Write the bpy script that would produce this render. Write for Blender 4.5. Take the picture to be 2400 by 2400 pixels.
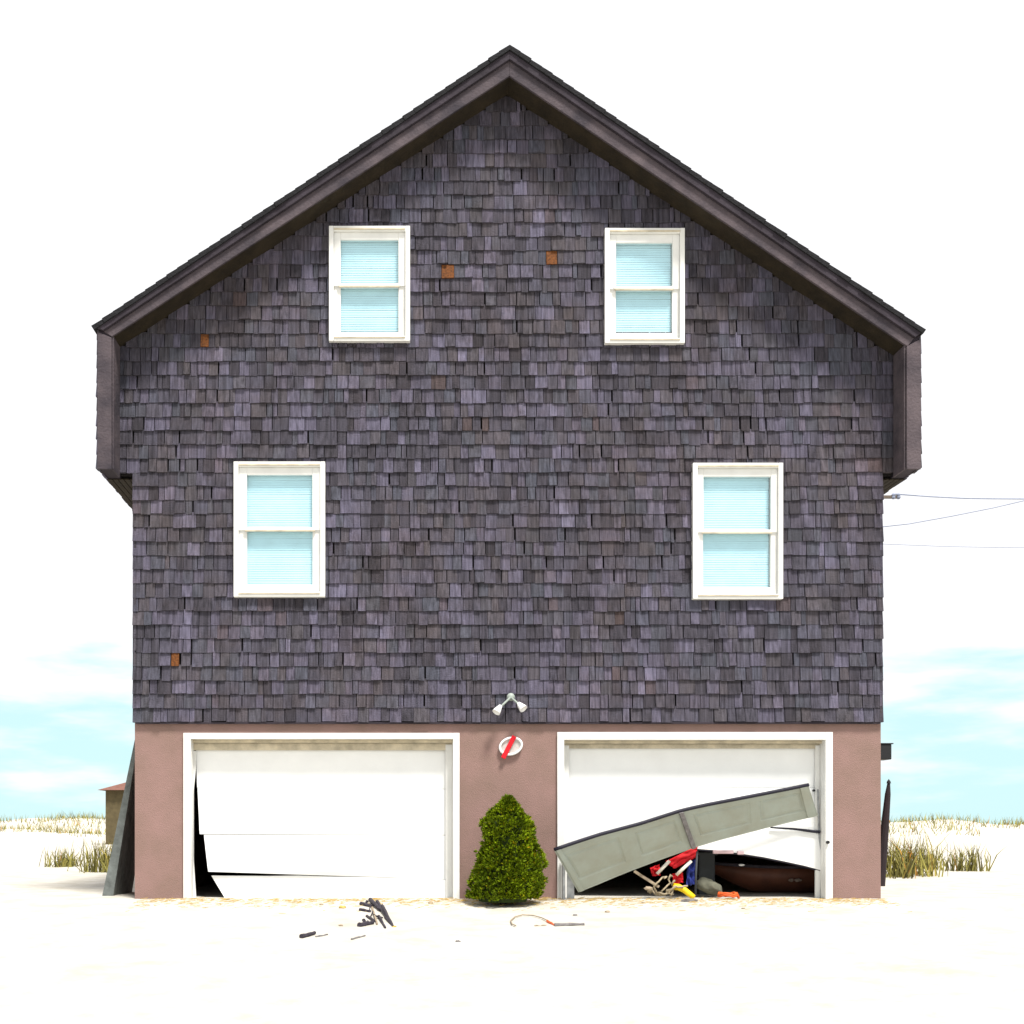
import bpy, bmesh, math, random
from mathutils import Vector, noise, Matrix
R = math.radians
random.seed(7)
for o in list(bpy.data.objects): bpy.data.objects.remove(o)
sc = bpy.context.scene
C = sc.collection

# ------------------------------------------------------------------ camera
cd = bpy.data.cameras.new('camera'); cam = bpy.data.objects.new('camera', cd); C.objects.link(cam)
cam.location = (-1.16, -13.0, 0.8); cam.rotation_euler = (R(90), 0, 0)
cd.sensor_width = 36; cd.lens = 36*2730/2400
cd.shift_x = 253/2400; cd.shift_y = 738/2400
cd.clip_end = 3000; cd.clip_start = 0.1
sc.camera = cam
sc.render.resolution_x = 1024; sc.render.resolution_y = 1024

# ------------------------------------------------------------------ world
SUN_EL, SUN_AZ = 62, 154
w = bpy.data.worlds.new('World'); sc.world = w; w.use_nodes = True
nt = w.node_tree; N = nt.nodes; L = nt.links
bg = N['Background']; bg.inputs['Strength'].default_value = 0.066
sky = N.new('ShaderNodeTexSky'); sky.sky_type = 'NISHITA'; sky.sun_disc = False
sky.sun_elevation = R(SUN_EL); sky.sun_rotation = R(SUN_AZ); sky.ozone_density = 3; sky.dust_density = .3
tc = N.new('ShaderNodeTexCoord'); sep = N.new('ShaderNodeSeparateXYZ'); L.new(tc.outputs['Generated'], sep.inputs[0])
mp = N.new('ShaderNodeMapping'); mp.inputs['Scale'].default_value = (3.2, 3.2, 15); L.new(tc.outputs['Generated'], mp.inputs[0])
nz = N.new('ShaderNodeTexNoise'); nz.inputs['Scale'].default_value = 1.9; nz.inputs['Detail'].default_value = 6; nz.inputs['Roughness'].default_value = .55
L.new(mp.outputs[0], nz.inputs['Vector'])
el = N.new('ShaderNodeMapRange'); el.inputs['From Min'].default_value = .02; el.inputs['From Max'].default_value = .27
el.inputs['To Min'].default_value = -.24; el.inputs['To Max'].default_value = .40; L.new(sep.outputs['Z'], el.inputs['Value'])
ad = N.new('ShaderNodeMath'); ad.operation = 'ADD'; L.new(nz.outputs[0], ad.inputs[0]); L.new(el.outputs[0], ad.inputs[1])
cr = N.new('ShaderNodeMapRange'); cr.interpolation_type = 'SMOOTHSTEP'; cr.inputs['From Min'].default_value = .28; cr.inputs['From Max'].default_value = .56
L.new(ad.outputs[0], cr.inputs['Value'])
tint = N.new('ShaderNodeMix'); tint.data_type = 'RGBA'; tint.inputs[0].default_value = .9
L.new(sky.outputs[0], tint.inputs[6]); tint.inputs[7].default_value = (5.4, 7.9, 8.2, 1)
mx = N.new('ShaderNodeMix'); mx.data_type = 'RGBA'; L.new(cr.outputs[0], mx.inputs[0])
L.new(tint.outputs[2], mx.inputs[6]); mx.inputs[7].default_value = (8.6, 8.6, 8.8, 1)
L.new(mx.outputs[2], bg.inputs['Color'])

# ------------------------------------------------------------------ sun
sl = bpy.data.lights.new('sun', 'SUN'); sun = bpy.data.objects.new('sun', sl); C.objects.link(sun)
sl.energy = 3.4; sl.angle = R(12); sl.color = (1, .96, .9)
sd = Vector((math.sin(R(SUN_AZ))*math.cos(R(SUN_EL)), math.cos(R(SUN_AZ))*math.cos(R(SUN_EL)), math.sin(R(SUN_EL))))
sun.rotation_euler = sd.to_track_quat('Z', 'Y').to_euler(); sun.location = (6, -8, 15)
vs = sc.view_settings; vs.view_transform = 'Standard'; vs.look = 'None'; vs.exposure = 0.95; vs.gamma = 1; vs.use_curve_mapping = False

# ------------------------------------------------------------------ helpers
def W(px, py, y=0.0):
    """metres in the plane at depth y for a place measured off the photograph"""
    s = 2730/(13+y)
    return Vector((-1.16+(px-947)/s, y, .8+(1938-py)/s))
def sandz(x, y):
    z = (.06*y if y < 0 else 0)
    n = noise.noise(Vector((x*.55, y*.55, 3)))*.05 + noise.noise(Vector((x*1.9, y*1.9, 1)))*.018
    return z + n*min(1, max(.25, (abs(y)-.2)/2))
def G(px, py):
    k = .06+(py-1938)/2730; d = 1.58/k
    x = -1.16+(px-947)*d/2730
    return Vector((x, d-13, sandz(x, d-13)))

def mat(name, col, rough=.8, var=.15, scale=6, bump=.0, bscale=40, col2=None, metal=0, spec=.3, stretch=None, island=None):
    m = bpy.data.materials.new(name); m.use_nodes = True
    n = m.node_tree.nodes; l = m.node_tree.links; b = n['Principled BSDF']
    b.inputs['Roughness'].default_value = rough; b.inputs['Metallic'].default_value = metal
    b.inputs['Specular IOR Level'].default_value = spec
    t = n.new('ShaderNodeTexCoord'); mpp = n.new('ShaderNodeMapping'); l.new(t.outputs['Object'], mpp.inputs[0])
    if stretch: mpp.inputs['Scale'].default_value = stretch
    nn = n.new('ShaderNodeTexNoise'); nn.inputs['Scale'].default_value = scale; nn.inputs['Detail'].default_value = 6
    nn.inputs['Roughness'].default_value = .6; l.new(mpp.outputs[0], nn.inputs['Vector'])
    rr = n.new('ShaderNodeValToRGB'); l.new(nn.outputs[0], rr.inputs[0])
    c2 = col2 or tuple(c*(1-var) for c in col)
    c1 = tuple(min(1, c*(1+var)) for c in col)
    rr.color_ramp.elements[0].position = .32; rr.color_ramp.elements[1].position = .68
    rr.color_ramp.elements[0].color = (*c2, 1); rr.color_ramp.elements[1].color = (*c1, 1)
    out = rr.outputs[0]
    if island:
        g = n.new('ShaderNodeNewGeometry'); ir = n.new('ShaderNodeValToRGB'); l.new(g.outputs['Random Per Island'], ir.inputs[0])
        e = ir.color_ramp.elements
        e[0].position = island[0][0]; e[0].color = (*island[0][1], 1)
        e[1].position = island[-1][0]; e[1].color = (*island[-1][1], 1)
        for p, c in island[1:-1]:
            q = e.new(p); q.color = (*c, 1)
        mm = n.new('ShaderNodeMix'); mm.data_type = 'RGBA'; mm.blend_type = 'MULTIPLY'; mm.inputs[0].default_value = 1
        l.new(out, mm.inputs[6]); l.new(ir.outputs[0], mm.inputs[7]); out = mm.outputs[2]
    l.new(out, b.inputs['Base Color'])
    if bump:
        bn = n.new('ShaderNodeTexNoise'); bn.inputs['Scale'].default_value = bscale; bn.inputs['Detail'].default_value = 5
        l.new(mpp.outputs[0], bn.inputs['Vector'])
        bp = n.new('ShaderNodeBump'); bp.inputs['Strength'].default_value = bump; bp.inputs['Distance'].default_value = .02
        l.new(bn.outputs[0], bp.inputs['Height']); l.new(bp.outputs[0], b.inputs['Normal'])
    return m

M = {}
isl = [(0, (.55, .53, .55)), (.12, (.74, .73, .78)), (.3, (.88, .88, .97)), (.45, (1.0, .95, .92)), (.6, (.90, 1.0, 1.08)), (.78, (1.12, 1.08, 1.25)), (.92, (1.3, 1.28, 1.5)), (.98, (1.7, 1.68, 2.0)), (1, (.9, .72, .6))]
M['shingle'] = mat('weathered_shingle', (.067, .063, .079), .9, .15, 1.1, .7, 60, col2=(.055, .051, .059), stretch=(2.2, 2.2, 1), spec=.2, island=isl)
def add_grain(m, zs=.6, amt=.45):
    n = m.node_tree.nodes; l = m.node_tree.links; b = n['Principled BSDF']
    src = b.inputs['Base Color'].links[0].from_socket
    t = n.new('ShaderNodeTexCoord'); mp_ = n.new('ShaderNodeMapping'); mp_.inputs['Scale'].default_value = (45, 45, 2.5*zs)
    l.new(t.outputs['Object'], mp_.inputs[0]); q = n.new('ShaderNodeTexNoise'); q.inputs['Scale'].default_value = 1; q.inputs['Detail'].default_value = 4
    l.new(mp_.outputs[0], q.inputs['Vector']); r_ = n.new('ShaderNodeMapRange'); r_.inputs['From Min'].default_value = .3; r_.inputs['From Max'].default_value = .7
    r_.inputs['To Min'].default_value = 1-amt; r_.inputs['To Max'].default_value = 1+amt; l.new(q.outputs[0], r_.inputs['Value'])
    mm = n.new('ShaderNodeMix'); mm.data_type = 'RGBA'; mm.blend_type = 'MULTIPLY'; mm.inputs[0].default_value = 1
    l.new(src, mm.inputs[6]); l.new(r_.outputs[0], mm.inputs[7]); l.new(mm.outputs[2], b.inputs['Base Color'])
add_grain(M['shingle'])
def add_brown(m):
    n = m.node_tree.nodes; l = m.node_tree.links; b = n['Principled BSDF']; src = b.inputs['Base Color'].links[0].from_socket
    t = n.new('ShaderNodeTexCoord'); q = n.new('ShaderNodeTexNoise'); q.inputs['Scale'].default_value = .55; q.inputs['Detail'].default_value = 8; q.inputs['Roughness'].default_value = .75
    l.new(t.outputs['Object'], q.inputs['Vector']); r_ = n.new('ShaderNodeMapRange'); r_.inputs['From Min'].default_value = .47; r_.inputs['From Max'].default_value = .66
    r_.inputs['To Max'].default_value = .38; l.new(q.outputs[0], r_.inputs['Value'])
    mm = n.new('ShaderNodeMix'); mm.data_type = 'RGBA'; mm.blend_type = 'MULTIPLY'; l.new(r_.outputs[0], mm.inputs[0])
    l.new(src, mm.inputs[6]); mm.inputs[7].default_value = (1.12, .84, .56, 1); l.new(mm.outputs[2], b.inputs['Base Color'])
add_brown(M['shingle'])
M['new_shingle'] = mat('fresh_cedar', (.105, .034, .006), .85, .6, 40, .3, 60)
M['felt'] = mat('black_felt', (.014, .012, .012), .95)
M['board'] = mat('weathered_board', (.070, .056, .062), .85, .4, 2.2, .5, 30, col2=(.035, .030, .038), stretch=(1.2, 1.2, 1.2), spec=.2)
M['board_dark'] = mat('dark_trim_board', (.032, .026, .034), .85, .35, 2.5, .4, 30, spec=.2)
M['soffit'] = mat('soffit_wood', (.020, .014, .007), .85, .4, 5, .3, 30)
M['roofing'] = mat('asphalt_shingle', (.010, .010, .012), .95, .4, 20, .6, 60)
M['stucco'] = mat('pink_stucco', (.245, .155, .140), .92, .10, 2.2, .5, 110, col2=(.215, .144, .121), spec=.15)
M['white'] = mat('white_paint', (.70, .70, .68), .45, .06, 5, .08, 60)
M['cream'] = mat('aged_cream_paint', (.50, .44, .33), .6, .25, 8)
M['door'] = mat('door_white_paint', (.82, .83, .83), .4, .03, 3, .03, 12)
M['shaded_panel'] = mat('shaded_white_panel', (.29, .325, .29), .5, .10, 3, .05, 20, col2=(.275, .285, .235))  # white door panel; shade of its downward tilt is put into this colour
M['rubber'] = mat('rubber_seal', (.010, .009, .02), .6)
M['steel'] = mat('galvanised_steel', (.30, .31, .32), .45, .2, 15, metal=.6)
M['blind'] = mat('white_blind', (.86, .88, .88), .6, .05, 4)
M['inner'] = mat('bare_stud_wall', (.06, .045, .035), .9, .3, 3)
M['sand'] = mat('dry_sand', (.50, .482, .44), .95, .06, 2.6, .8, 9, col2=(.41, .385, .325), spec=.1)
M['wood_brown'] = mat('brown_wood', (.10, .035, .02), .55, .4, 3, .1, 20)
M['black_wood'] = mat('charred_wood', (.035, .03, .04), .9, .4, 20, .4, 50)
M['drift'] = mat('driftwood', (.30, .24, .17), .9, .3, 14, .4, 50)
M['drift_grey'] = mat('grey_driftwood', (.16, .15, .15), .9, .3, 14, .4, 50)
M['straw'] = mat('yellow_straw', (.50, .34, .10), .9, .3, 14)
M['red'] = mat('red_canvas', (.52, .006, .012), .7, .25, 10, .2, 60)
M['orange'] = mat('orange_plastic', (.62, .10, .02), .5, .2, 10)
M['yellow'] = mat('yellow_float', (.78, .55, .01), .5, .1, 10)
M['blue'] = mat('blue_fabric', (.02, .035, .22), .7, .3, 12)
M['wtube'] = mat('white_tube', (.70, .66, .58), .4, .1, 12)
M['rope'] = mat('beige_rope', (.34, .28, .19), .95, .25, 30, .5, 80)
M['sack'] = mat('olive_grey_canvas', (.115, .115, .085), .9, .3, 9, .4, 30)
M['grey_box'] = mat('slate_plastic', (.045, .05, .055), .6, .2, 6)
M['metal_white'] = mat('white_lamp_metal', (.78, .78, .78), .35, .04)
M['dull_green'] = mat('patinated_metal', (.28, .32, .29), .5, .1)
M['blackmetal'] = mat('black_metal', (.012, .012, .014), .5)
M['wire'] = mat('cable_sheath', (.22, .25, .34), .6)
M['pole'] = mat('pole_wood', (.10, .08, .065), .9, .3, 6, .3, 30)
M['trunk'] = mat('bark', (.06, .04, .025), .95, .3, 12, .5, 40)
leafisl = [(0, (.35, .35, .35)), (.35, (.75, .75, .7)), (.7, (1.15, 1.15, 1.0)), (.93, (1.5, 1.5, 1.2)), (1, (1.9, .9, .6))]
M['leaf'] = mat('evergreen_needles', (.135, .185, .003), .75, .3, 4.5, spec=.1, col2=(.065, .105, .003), island=leafisl)
M['grass'] = mat('dune_grass', (.22, .20, .06), .9, .3, 5, island=leafisl)
M['brick_roof'] = mat('russet_roof', (.16, .07, .05), .9, .25, 5, .3, 30)
M['tan_wall'] = mat('olive_siding', (.09, .07, .035), .9, .2, 5)
M['signgrey'] = mat('plaque_face', (.50, .46, .44), .5, .2, 25)
M['signred'] = mat('red_paint', (.62, .006, .016), .45, .15, 20)
# glass: thin tinted pane
g = bpy.data.materials.new('tinted_glass'); g.use_nodes = True; n = g.node_tree.nodes; l = g.node_tree.links
n.remove(n['Principled BSDF']); tr = n.new('ShaderNodeBsdfTransparent'); tr.inputs[0].default_value = (.865, .968, 1, 1)
gl = n.new('ShaderNodeBsdfGlossy'); gl.inputs['Roughness'].default_value = .03; fr = n.new('ShaderNodeMapRange'); lw = n.new('ShaderNodeLayerWeight'); l.new(lw.outputs['Facing'], fr.inputs['Value']); fr.inputs['To Min'].default_value = .02; fr.inputs['To Max'].default_value = .25
ms = n.new('ShaderNodeMixShader'); l.new(fr.outputs[0], ms.inputs[0]); l.new(tr.outputs[0], ms.inputs[1]); l.new(gl.outputs[0], ms.inputs[2])
l.new(ms.outputs[0], n['Material Output'].inputs[0]); M['glass'] = g

class MB:
    def __init__(s): s.v = []; s.f = []
    def hexa(s, p):
        i = len(s.v); s.v += [tuple(q) for q in p]
        for f in ((3,2,1,0), (4,5,6,7), (0,1,5,4), (1,2,6,5), (2,3,7,6), (3,0,4,7)): s.f.append([i+k for k in f])
    def box(s, x0, x1, y0, y1, z0, z1):
        s.hexa([(x0,y0,z0),(x1,y0,z0),(x1,y1,z0),(x0,y1,z0),(x0,y0,z1),(x1,y0,z1),(x1,y1,z1),(x0,y1,z1)])
    def prism(s, pts, y0, y1):
        """polygon in x,z extruded along y; pts counter-clockwise seen from the front"""
        i = len(s.v); k = len(pts)
        s.v += [(a, y0, b) for a, b in pts] + [(a, y1, b) for a, b in pts]
        s.f.append([i+j for j in range(k)]); s.f.append([i+k+j for j in reversed(range(k))])
        for j in range(k): s.f.append([i+j, i+k+j, i+k+(j+1) % k, i+(j+1) % k])
    def tube(s, pts, r, seg=8, taper=1.0):
        pts = [Vector(p) for p in pts]; rings = []
        for j, p in enumerate(pts):
            d = (pts[min(j+1, len(pts)-1)]-pts[max(j-1, 0)]).normalized()
            a = d.orthogonal().normalized() if j == 0 else (a-d*a.dot(d)).normalized()
            b = d.cross(a); rad = r*(1+(taper-1)*j/max(1, len(pts)-1)); i = len(s.v)
            for q in range(seg):
                t = 2*math.pi*q/seg; s.v.append(tuple(p+(a*math.cos(t)+b*math.sin(t))*rad))
            rings.append(i)
        for j in range(len(rings)-1):
            for q in range(seg):
                s.f.append([rings[j]+q, rings[j]+(q+1) % seg, rings[j+1]+(q+1) % seg, rings[j+1]+q])
        s.f.append([rings[0]+q for q in reversed(range(seg))]); s.f.append([rings[-1]+q for q in range(seg)])
    def lathe(s, prof, org, axis=Vector((0,0,1)), seg=20):
        axis = Vector(axis).normalized(); a = axis.orthogonal().normalized(); b = axis.cross(a); org = Vector(org); rg = []
        for r, h in prof:
            rg.append(len(s.v))
            for q in range(seg):
                t = 2*math.pi*q/seg; s.v.append(tuple(org+axis*h+(a*math.cos(t)+b*math.sin(t))*max(r, 1e-4)))
        for j in range(len(rg)-1):
            for q in range(seg): s.f.append([rg[j]+q, rg[j]+(q+1) % seg, rg[j+1]+(q+1) % seg, rg[j+1]+q])
    def blob(s, c, rx, ry, rz, amp=.15, seed=0, nu=20, nv=12):
        i = len(s.v)
        for a in range(nv+1):
            th = math.pi*a/nv
            for b in range(nu):
                ph = 2*math.pi*b/nu
                d = Vector((math.sin(th)*math.cos(ph), math.sin(th)*math.sin(ph), math.cos(th)))
                k = 1+amp*noise.noise(d*1.8+Vector((seed, 0, 0)))+amp*.5*noise.noise(d*4+Vector((seed, 5, 0)))
                s.v.append((c[0]+d.x*rx*k, c[1]+d.y*ry*k, c[2]+d.z*rz*k))
        for a in range(nv):
            for b in range(nu): s.f.append([i+a*nu+b, i+(a+1)*nu+b, i+(a+1)*nu+(b+1) % nu, i+a*nu+(b+1) % nu])
    def build(s, name, m, parent=None, smooth=False, bevel=0, org=None):
        me = bpy.data.meshes.new(name); 
        if org is not None: s.v = [tuple(Vector(q)-Vector(org)) for q in s.v]
        me.from_pydata(s.v, [], s.f)
        bm = bmesh.new(); bm.from_mesh(me); bmesh.ops.recalc_face_normals(bm, faces=bm.faces); bm.to_mesh(me); bm.free()
        me.materials.append(m); me.update()
        if smooth:
            for p in me.polygons: p.use_smooth = True
        o = bpy.data.objects.new(name, me); C.objects.link(o)
        if org is not None: o.location = org
        if parent: o.parent = parent; o.matrix_parent_inverse = parent_world(parent).inverted()
        if bevel:
            b = o.modifiers.new('bevel', 'BEVEL'); b.width = bevel; b.segments = 2; b.limit_method = 'ANGLE'
        return o
def parent_world(p):
    m = Matrix.Translation(p.location)
    return m if not p.parent else m   # every mesh here is built in world metres, empties carry only a location
def thing(name, label, cat, loc=(0, 0, 0), group=None):
    o = bpy.data.objects.new(name, None); o.empty_display_size = .2; C.objects.link(o); o.location = loc
    o['label'] = label; o['category'] = cat
    if group: o['group'] = group
    return o
def tag(o, label, cat, group=None):
    o['label'] = label; o['category'] = cat
    if group: o['group'] = group
    return o
def struct(o, kind='structure'): o['kind'] = kind; return o
def X(px, y=0): return W(px, 0, y).x
def Z(py, y=0): return W(0, py, y).z

# ------------------------------------------------------------------ ground
def axis(lo, hi, fine_lo, fine_hi, step):
    a = []; t = fine_lo
    while t < fine_hi: a.append(t); t += step
    a.append(fine_hi); k = step*1.5; t = fine_lo
    while t > lo: t -= k; k *= 1.5; a.insert(0, t)
    k = step*1.5; t = fine_hi
    while t < hi: t += k; k *= 1.5; a.append(t)
    return a
xs = axis(-900, 900, -9, 9, .12); ys = axis(-900, 1500, -13, 3, .12)
mb = MB()
for y in ys:
    for x in xs: mb.v.append((x, y, max(-1.2, sandz(x, y))))
nx = len(xs)
for j in range(len(ys)-1):
    for i in range(nx-1): mb.f.append([j*nx+i, j*nx+i+1, (j+1)*nx+i+1, (j+1)*nx+i])
struct(mb.build('ground', M['sand'], smooth=True))

# ------------------------------------------------------------------ house
house = thing('beach_house', 'tall dark shingled beach house with steep gable roof and two garage openings', 'house', (0, 0, 0))
DEP = 9.0
xL, xR = X(315), X(2066)                # lower walls
P = -.34                                # front of the rake frame
wlo, wli = X(226, P), X(262, P)         # left wing wall outer / inner faces
wri, wro = X(2124, P), X(2160, P)
zbot = Z(1692)                          # bottom of the shingles
zw = Z(1096, P)                         # underside of the wings
apexT, apexB = W(1194, 112, P), W(1194, 178, P)
eLT, eLB = W(222, 766, P), W(262, 789, P)
eRT, eRB = W(2160, 775, P), W(2127, 812, P)
def lineL(x): t = (x-eLB.x)/(apexB.x-eLB.x); return eLB.z+t*(apexB.z-eLB.z)
def lineR(x): t = (eRB.x-x)/(eRB.x-apexB.x); return eRB.z+t*(apexB.z-eRB.z)
def soff(x): return lineL(x) if x < apexB.x else lineR(x)
wins = [(772, 961, 538, 806, 799, 932, 567, 781, 673), (1415, 1601, 543, 811, 1442, 1571, 574, 783, 680),
        (550, 763, 1087, 1402, 580, 735, 1116, 1372, 1243), (1620, 1830, 1090, 1407, 1646, 1801, 1120, 1378, 1248)]
wrect = [(X(a), X(b), Z(d), Z(c)) for a, b, c, d, *_ in wins]

fresh = [(484, 803, 24, 'small orange replacement shingle under the left slope of the roof'), (1062, 640, 16, 'small rusty orange shingle beside the upper left window'),
         (1290, 610, 30, 'large orange shingle between the two upper windows'), (405, 1532, 26, 'orange brown shingle low at the left corner')]
def shingle(mb, u0, u1, z0, z1, place, t=None, tilt=0):
    t = t or random.uniform(.020, .042); j = random.uniform(-.008, .006); j2 = j+random.uniform(-.005, .005)
    pts = [(u0, -t, z0+j), (u1, -t+random.uniform(-.005, .005), z0+j2), (u1, .02, z0+j2), (u0, .02, z0+j),
           (u0, -.012, z1), (u1, -.012, z1), (u1, .02, z1), (u0, .02, z1)]
    mb.hexa([place(*p) for p in pts])
EXP = .1545
def courses(mb, zlo, zhi, lim, place, rects=(), avoid=(), wmean=.112):
    z = zlo; ci = 0
    while z < zhi:
        zm = z+EXP/2; a, b = lim(zm)
        if b-a > .05:
            u = a
            while u < b-.01:
                wd = min(max(.055, random.gauss(wmean, .035)), .2)
                if random.random() < .06: wd *= 1.4
                v = min(u+wd, b)
                if b-v < .04: v = b
                gap = random.choice((.003, .005, .007, .010)) if random.random() > .05 else .02
                segs = [(u, v-gap)]
                for (p, q, r0, r1) in rects:
                    if r0+.06 < zm < r1-.05:
                        ns = []
                        for (s0, s1) in segs:
                            if s1 <= p+.02 or s0 >= q-.02: ns.append((s0, s1)); continue
                            if s0 < p+.02: ns.append((s0, p+.02))
                            if s1 > q-.02: ns.append((q-.02, s1))
                        segs = ns
                for (s0, s1) in segs:
                    if s1-s0 > .012: 
                        sk = any(s0 < fx+.02 and s1 > fx-.02 and abs(zm-fz) < EXP/2 for fx, fz in avoid)
                        if not sk: shingle(mb, s0, s1, z, z+EXP+.02, place)
                        else: holes.append((s0, s1, z, sk))
                u = v
        z += EXP; ci += 1
holes = []
avoid = [(X(a), Z(b)) for a, b, c, d in fresh]
def lim(z):
    if z < zw: return xL-.015, xR+.015
    a, b = wli+.003, wri-.003
    # clip against the soffit
    if z > lineL(wli): a = max(a, eLB.x+(z-eLB.z)/(apexB.z-eLB.z)*(apexB.x-eLB.x)-.06)
    if z > lineR(wri): b = min(b, eRB.x-(z-eRB.z)/(apexB.z-eRB.z)*(eRB.x-apexB.x)+.06)
    return a, b
mb = MB()
courses(mb, zbot, apexB.z+.05, lim, lambda u, d, z: (u, d, z), wrect, avoid)
mb.build('shingle_wall', M['shingle'], house)
# fresh shingles fill the missing spots
for k, (a, b, s, lab) in enumerate(fresh):
    hs = [h for h in holes if abs((h[0]+h[1])/2-X(a)) < .2 and abs(h[2]+EXP/2-Z(b)) < EXP]
    mb = MB()
    if hs:
        h = hs[0]; c = X(a); wd = s/210/2; z = h[2]
        for q in hs:      # grey filler either side, the fresh wood in the middle
            pass
        fa, fb = max(h[0], c-wd-.01), min(h[1], c+wd+.01)
        if fb-fa < .06: fa, fb = h[0], h[1]
        shingle(mb, fa, fb, z, z+EXP*.98, lambda u, d, zz: (u, d, zz), t=.036)
        for qa, qb in ((h[0], fa-.004), (fb+.004, h[1])):
            if qb-qa > .03:
                m3 = MB(); shingle(m3, qa, qb, z, z+EXP*.98, lambda u, d, zz: (u, d, zz)); m3.build('shingle', M['shingle'], house)
        for q in hs[1:]:
            m2 = MB(); shingle(m2, q[0], q[1], q[2], q[2]+EXP*.98, lambda u, d, zz: (u, d, zz)); m2.build('shingle', M['shingle'], house)
    else:
        shingle(mb, X(a)-.06, X(a)+.06, Z(b)-.07, Z(b)+.07, lambda u, d, zz: (u, d-.01, zz), t=.04)
    o = mb.build('replacement_shingle', M['new_shingle'], house); o['label'] = lab
# sheathing behind the shingles
mb = MB(); 
prof = [(xL+.02, zbot-.02), (xR-.02, zbot-.02), (xR-.02, zw+.03), (wri+.04, zw+.03), (wri+.04, lineR(wri)), (apexB.x, apexB.z+.1), (wli-.04, lineL(wli)), (wli-.04, zw+.03), (xL+.02, zw+.03)]
mb.prism(prof, .045, .16); mb.build('sheathing', M['felt'], house)
# side walls: shingled courses, lower walls and wings
for side in (-1, 1):
    mb = MB(); xo = (wlo if side < 0 else wro); xm = (xL if side < 0 else xR)
    top = (eLT.z if side < 0 else eRT.z)-.1
    y0 = P+.005
    courses(mb, zw, top, lambda z: (y0, DEP), lambda u, d, z, s=side, x=xo: (x-s*(d+.02)*.55, u, z), wmean=.13)
    courses(mb, zbot, zw-.02, lambda z: (-.02, DEP), lambda u, d, z, s=side, x=xm: (x-s*(d+.02)*.55, u, z), wmean=.13)
    mb.build('side_shingles', M['shingle'], house)
    mb = MB()
    xi = wli if side < 0 else wri
    mb.box(min(xo, xi)+.002, max(xo, xi)-.002, P+.012, DEP, zw+.004, top+.06)
    mb.build('wing_wall', M['board_dark'], house)
    mb = MB(); mb.box(min(xm, xm-side*.15), max(xm, xm-side*.15), .165, DEP, zbot-.02, zw+.02)
    mb.build('side_wall', M['felt'], house)
    mb = MB()
    # plank soffit beneath the wing
    a, b = (wlo+.01, xL-.004) if side < 0 else (xR+.004, wro-.01)
    nb = 5; wd = (b-a)/nb
    for q in range(nb): mb.box(a+q*wd+.004, a+(q+1)*wd-.004, (.062 if (side < 0 and a+q*wd > wli-.3) or side > 0 else .062), DEP-.01, zw-.012, zw-.001)
    mb.build('wing_soffit', M['soffit'], house)
mb = MB(); mb.box(xL, xR, DEP-.15, DEP-.004, 0-.5, zw); mb.prism([(wlo, zw+.01), (wro, zw+.01), (wro, eRB.z), (apexB.x, apexB.z), (wlo, eLB.z)], DEP-.15, DEP-.004)
mb.build('rear_wall', M['shingle'], house)

# roof
T = .035
def chev(a, b, c, d, e, f): return [(p.x, p.z) for p in (a, b, c, d, e, f)]
mb = MB()
def dn(p, k): return Vector((p.x, 0, p.z-k))
mb.prism([(eLT.x, eLT.z-.05), (eLB.x-.02, eLB.z-.0), (apexB.x, apexB.z), (eRB.x+.02, eRB.z), (eRT.x, eRT.z-.05), (apexT.x, apexT.z-.05)], P+.03, DEP+.2)
roof = mb.build('roof', M['soffit'], house)
# roofing layer in overlapping strips on both slopes
mb = MB()
for (e, s) in ((eLT, -1), (eRT, 1)):
    d = Vector((e.x-apexT.x, 0, e.z-apexT.z)); Ln = d.length; d.normalize(); nrm = Vector((-d.z*s*-1, 0, 0))
    nrm = Vector((d.z, 0, -d.x)); nrm = nrm if nrm.z > 0 else -nrm
    k = 0; a0 = -.0; st = .14; over = .02
    while a0 < Ln+over:
        a1 = min(a0+st, Ln+over+.015); p = Vector((apexT.x, 0, apexT.z))+d*a0; q = Vector((apexT.x, 0, apexT.z))+d*a1
        jit = random.uniform(-.006, .006)
        lo = [p-nrm*.045, q-nrm*.045, q+nrm*.006, p-nrm*.002]
        if s > 0: lo = [lo[1], lo[0], lo[3], lo[2]]
        mb.prism([(v.x, v.z) for v in lo], P-.055+jit, DEP+.24)
        a0 += st
mb.build('roofing', M['roofing'], roof)
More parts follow.
